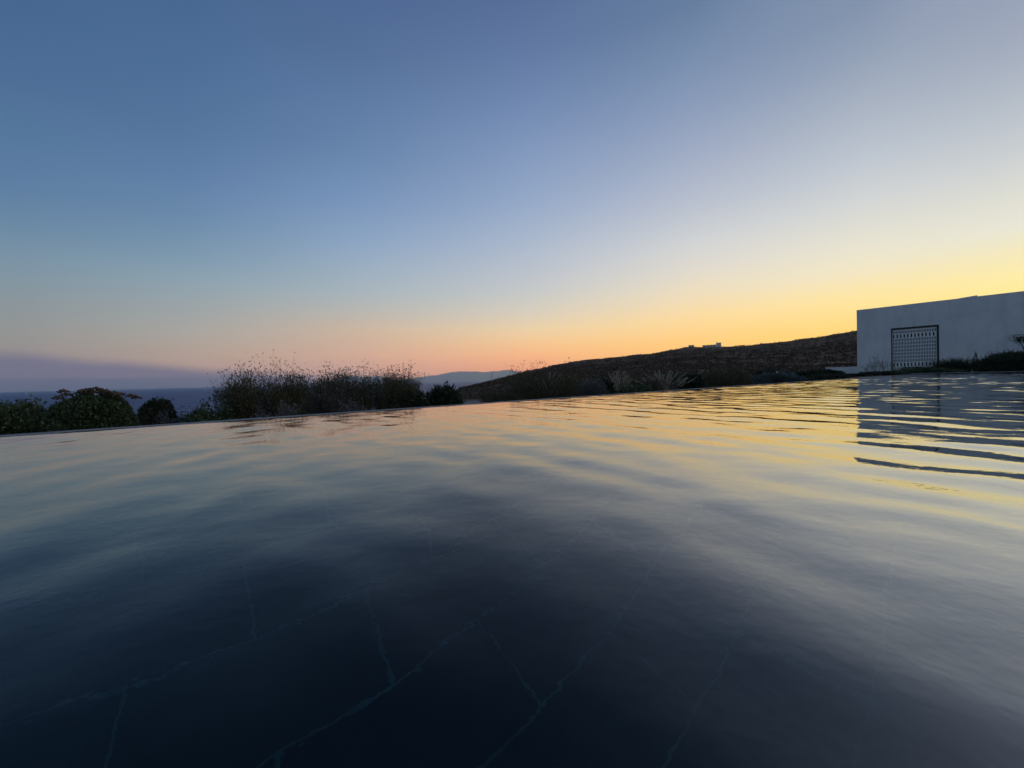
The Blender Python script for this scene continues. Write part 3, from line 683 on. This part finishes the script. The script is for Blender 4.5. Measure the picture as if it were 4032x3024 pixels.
V, F = blobs(p_, .0085 * (.6 + .7 * g.random(len(p_))), g); struct(mesh('flower_head', V, F, LM['bud'], o), 'stuff')
o, w, h, Zd, g = shrub('leafy_shrub', 'dark upright-leaved shrub beside the gap where the gravel shows', 'shrub', 1670, 1825, 1532, .35, 'dark', .026, 2200, .4, .18, 11, up=1.1)
# -- right of the gap
o, w, h, Zd, g = wispy(1890, 2050, 1548, 1490, .7, 'thin brownish bush of fine twigs right of the gravel gap', 'olive', 12, 34, 2600)
wispy(2010, 2290, 1490, 1408, .55, 'dark bush with tall fine seed stalks crossing the hill skyline', 'olive', 13, 70, 6500, leaf=.02, asp=.16)
grass('fountain_grass', 'pale feathery grass clump inside the dark bush under the hill skyline', 'grass', 2120, 2215, 1520, .45, 'olive', 260, 14, 'straw', 'pale fountain grasses', yp=1466, npl=30)
shrub('lavender_bush', 'grey-green bush of fine upright shoots left of the middle pale grass', 'bush', 2250, 2400, 1506, .4, 'grey', .022, 4200, .18, .25, 15, up=1.3)
shrub('leafy_shrub', 'dark narrow shrub tight against the left side of the middle pale grass', 'shrub', 2352, 2412, 1500, .35, 'dark', .03, 1200, .45, .2, 16, up=.7)
grass('fountain_grass', 'pale fountain grass with fanned plumes, the middle one of three', 'grass', 2385, 2485, 1508, .55, 'olive', 420, 17, 'straw', 'pale fountain grasses', yp=1460, npl=38)
wispy(2440, 2600, 1496, 1462, .75, 'dark twiggy bush between the middle and right pale grasses', 'olive', 18, 30, 3600, leaf=.02, asp=.2)
shrub('leafy_plant', 'low bright-leaved green plant at the rim below the dark twiggy bush', 'plant', 2420, 2560, 1532, .1, 'green', .03, 1100, .6, .35, 19)
grass('fountain_grass', 'pale fountain grass arching right, largest of the three', 'grass', 2545, 2690, 1510, .35, 'olive', 620, 20, 'straw', 'pale fountain grasses', yp=1454, npl=52)
shrub('leafy_shrub', 'black-green broad-leaved shrub right of the largest pale grass', 'shrub', 2665, 2775, 1482, .3, 'dark', .04, 1700, .55, .22, 21)
shrub('grass_mound', 'big dark mound of fine grass in front of the hill', 'grass', 2740, 2970, 1450, .45, 'olive', .035, 5200, .12, .2, 22, up=1.5, bx=.7)
shrub('dry_bush', 'brown low bush behind the dark broad-leaved shrub', 'bush', 2600, 2760, 1466, 1.6, 'stem', .03, 2000, .3, .3, 23)
shrub('spreading_shrub', 'blue-grey spreading mat of foliage right of the big grass mound', 'shrub', 2935, 3165, 1478, .5, 'silver', .05, 5200, .3, .2, 24, up=.5)
shrub('low_shrub', 'dark low shrub behind the blue-grey mat, left of the white garden light', 'shrub', 2975, 3055, 1464, 2.6, 'dark', .06, 1600, .5, .25, 25)
shrub('low_shrub', 'dark low shrub right of the white garden light', 'shrub', 3075, 3200, 1468, 2.0, 'dark', .06, 2200, .5, .25, 26)
shrub('low_shrub', 'dark low shrub in front of the left end of the low white garden wall', 'shrub', 3180, 3300, 1464, 1.0, 'dark', .06, 2400, .5, .28, 27)
shrub('low_shrub', 'dark low shrub between the low garden wall and the pool', 'shrub', 3285, 3400, 1469, .7, 'dark', .06, 2000, .5, .28, 28)
shrub('ground_cover', 'dark low foliage along the pool rim left of the villa corner', 'plant', 3150, 3330, 1484, .0, 'dark', .05, 2600, .4, .3, 71)
# white garden light
q, Zd = spot(3060, 2.2); t, s = TS(q); gz = float(base0(np.array(t)))
lo = empty('garden_light', (q[0], q[1], gz), 'small white garden light post between the dark low shrubs', 'garden light')
hp = EYE[2] + (hor(3060) - 1463) / FPX * Zd - gz
MB().lathe([(.035, -.05), (.03, .02), (.03, hp * .8)], 12).build('post', PLAST, lo)
MB().lathe([(.045, hp * .8 + .001), (.06, hp * .82), (.06, hp * .97), (.035, hp)], 12).build('lamp_head', PLAST, lo)

# -- planting between the pool end and the villa (real positions in the end bed)
def endspot(x, back):                        # point on the end bed, `back` metres behind the coping
    d = ray(x, hor(x))[:2]; d = d / d[1]; k = ((E0 + u * (PT1 + .36 + back)) @ u) / (d @ u); return d * k, k
_spot = spot
def spot(x, off): return endspot(x, off)
BZ = -.035
shrub('ground_cover', 'dark green ground cover strip under the lattice screen', 'plant', 3385, 3560, 1466, .55, 'dark', .05, 2600, .5, .3, 30, ground_z=BZ)
shrub('ground_cover', 'dark low foliage at the right foot of the lattice screen', 'plant', 3535, 3760, 1450, .6, 'green', .05, 3400, .5, .35, 31, ground_z=BZ)
shrub('ground_cover', 'dark brownish foliage at the villa corner beside the pool end', 'plant', 3300, 3420, 1475, .3, 'dark', .05, 2400, .5, .3, 72, ground_z=BZ)
g = np.random.default_rng(77)
for i, (x0, x1, yt) in enumerate([(3395, 3440, 1425), (3435, 3480, 1402), (3470, 3520, 1415)]):
    q, Zd = spot((x0 + x1) / 2, 1.2); hh = EYE[2] + (hor(x0) - yt) / FPX * Zd - BZ
    o = empty('weed_plant', (q[0], q[1], BZ), ['thin weed stalks at the left corner of the villa wall', 'tallest thin weed stalks against the white wall',
              'thin weed stalks touching the left side of the lattice screen'][i], 'weed', 'weeds against the villa wall')
    stems(o, 'stalk', hh * .5, hh * .97, (x1 - x0) / FPX * Zd, .3, 16, g, 2, .012, 'stem', 'stem', thick=.005, sub=4)
grass('grass_tuft', 'dark grass tuft leaning left in front of the white villa wall', 'grass', 3690, 3850, 1402, .9, 'dark', 1300, 33, bend=.3, tilt=-.22, gz=BZ, th=.012)
shrub('spiky_plant', 'thin dark upright spike between the leaning grass and the large mound', 'plant', 3830, 3852, 1398, 1.1, 'dark', .10, 70, .22, .1, 34, up=2.2, ground_z=BZ)
o, w, h, Zd, g = shrub('mound_shrub', 'large dark mound shrub at the right edge before the villa wall', 'shrub', 3840, 4180, 1393, 1.0, 'dark', .08, 9000, .25, .14, 35, up=.5, ground_z=BZ)
# small tree leaning in from the right edge
q, Zd = spot(4100, 1.6)
to = empty('small_tree', (q[0], q[1], BZ), 'small dark tree with leaf clusters leaning in at the right edge', 'tree', rz=-math.atan2(q[0], q[1]))
g = np.random.default_rng(88)
def ipt(x, y, dy=0.0):                        # image point at the tree's depth -> the tree's own coordinates
    r_ = (x - 4100) / FPX * Zd * math.cos(math.atan2(q[0], q[1]))
    return np.array([r_, dy, EYE[2] + (hor(x) - y) / FPX * Zd - BZ])
root = np.array([.15, 0, 0.0]); j1 = ipt(4075, 1425); e1p, e2p, e3p, e4p = ipt(4010, 1332), ipt(4020, 1392, .1), ipt(4075, 1330, .2), ipt(4140, 1360)
def limb(pts, r0, r1):
    V = []; F = []; n = len(pts)
    for i, p in enumerate(pts):
        r_ = r0 + (r1 - r0) * i / (n - 1)
        for k in range(7):
            a = 6.283 * k / 7; V.append((p[0] + r_ * math.cos(a), p[1] + r_ * math.sin(a), p[2] + .3 * r_ * math.cos(a)))
    for i in range(n - 1):
        for k in range(7): F.append((i * 7 + k, i * 7 + (k + 1) % 7, (i + 1) * 7 + (k + 1) % 7, (i + 1) * 7 + k))
    return np.array(V), np.array(F)
mid = (root + j1) / 2 + np.array([.05, 0, 0])
V, F = join([limb([root, mid, j1], .05, .035)] + [limb([j1, (j1 + e) / 2 + g.normal(size=3) * .05, e], .03, .010) for e in (e1p, e2p, e3p, e4p)])
mesh('trunk', V, F, LM['bark'], to)
C = []
for e, n_, sp in ((e1p, 300, (.20, .16, .17)), (e1p + np.array([.22, 0, -.06]), 300, (.12, .12, .09)), (e2p, 260, (.14, .12, .10)), (e3p, 500, (.25, .2, .14)), (e4p, 600, (.3, .25, .2)), (e4p + np.array([-.1, 0, .25]), 500, (.25, .2, .15))):
    C.append(e + g.normal(size=(n_, 3)) * np.array(sp) * .6)
C = np.concatenate(C); V, F = leaves(C, g.normal(size=C.shape) + np.array([0, 0, .3]), .06, .03, g); mesh('crown', V, F, LM['dark'], to)
spot = _spot

# scrub on the hillside: one uncountable mass of low dry bushes
g = np.random.default_rng(5); n = 16000
az = np.radians(-9 + 58 * g.random(n)); r_ = 14 * (300 / 14) ** (g.random(n) ** .72); x = np.sin(az) * r_; y = np.cos(az) * r_
t, s = TS(np.stack([x, y], -1)); lz = (x - O[0]) * wa[0] + (y - O[1]) * wa[1]; dz = (x - O[0]) * -wn[0] + (y - O[1]) * -wn[1]
ok = ~((lz > -.3) & (dz > -4) & (dz < 9)) & ~((lz > -4.5) & (dz > -5) & (dz < .8)) & ~((t > PT0 - 1) & (t < PT1 + 3.5) & (s > -1.6)) & (vnoise(x / 14, y / 14, 31) + g.random(n) * .9 > .1)
x, y, r_ = x[ok], y[ok], r_[ok]; z = ground(x, y); n = len(x)
sz = (.12 + .36 * g.random(n) ** 2) * np.clip(r_ / 60, .35, 1.6)
kk = 16; d = g.normal(size=(n * kk, 3)); d[:, 2] = np.abs(d[:, 2]); d /= np.linalg.norm(d, axis=1)[:, None]
C = np.repeat(np.stack([x, y, z], -1), kk, 0); szr = np.repeat(sz, kk)
V, F = leaves(C + d * szr[:, None] * .45 * np.array([1.2, 1.2, .7]), d + g.normal(size=d.shape) * .5, szr * .7, szr * .45, g)
scr = leafmat('scrub', [(0, (.07, .048, .036)), (.5, (.095, .063, .046)), (1, (.13, .086, .062))])
o = struct(mesh('hillside_scrub', V, F, scr), 'stuff'); tag(o, 'low dry brown scrub covering the hillside', 'scrub')

# ------------------------------------------------------------------ air
mt = bpy.data.materials.new('haze_air'); mt.use_nodes = True; t_ = mt.node_tree; t_.nodes.clear()
pv = t_.nodes.new('ShaderNodeVolumePrincipled'); ou = t_.nodes.new('ShaderNodeOutputMaterial'); t_.links.new(pv.outputs[0], ou.inputs['Volume'])
pv.inputs['Color'].default_value = (.70, .88, 1, 1); pv.inputs['Density'].default_value = DENS; pv.inputs['Anisotropy'].default_value = .7
hz_ = struct(MB().box(-23000, 23000, -23000, 23000, SEA - 6, TOPH).build('haze', mt), 'stuff')
tag(hz_, 'thin blue dusk haze over the sea', 'haze')
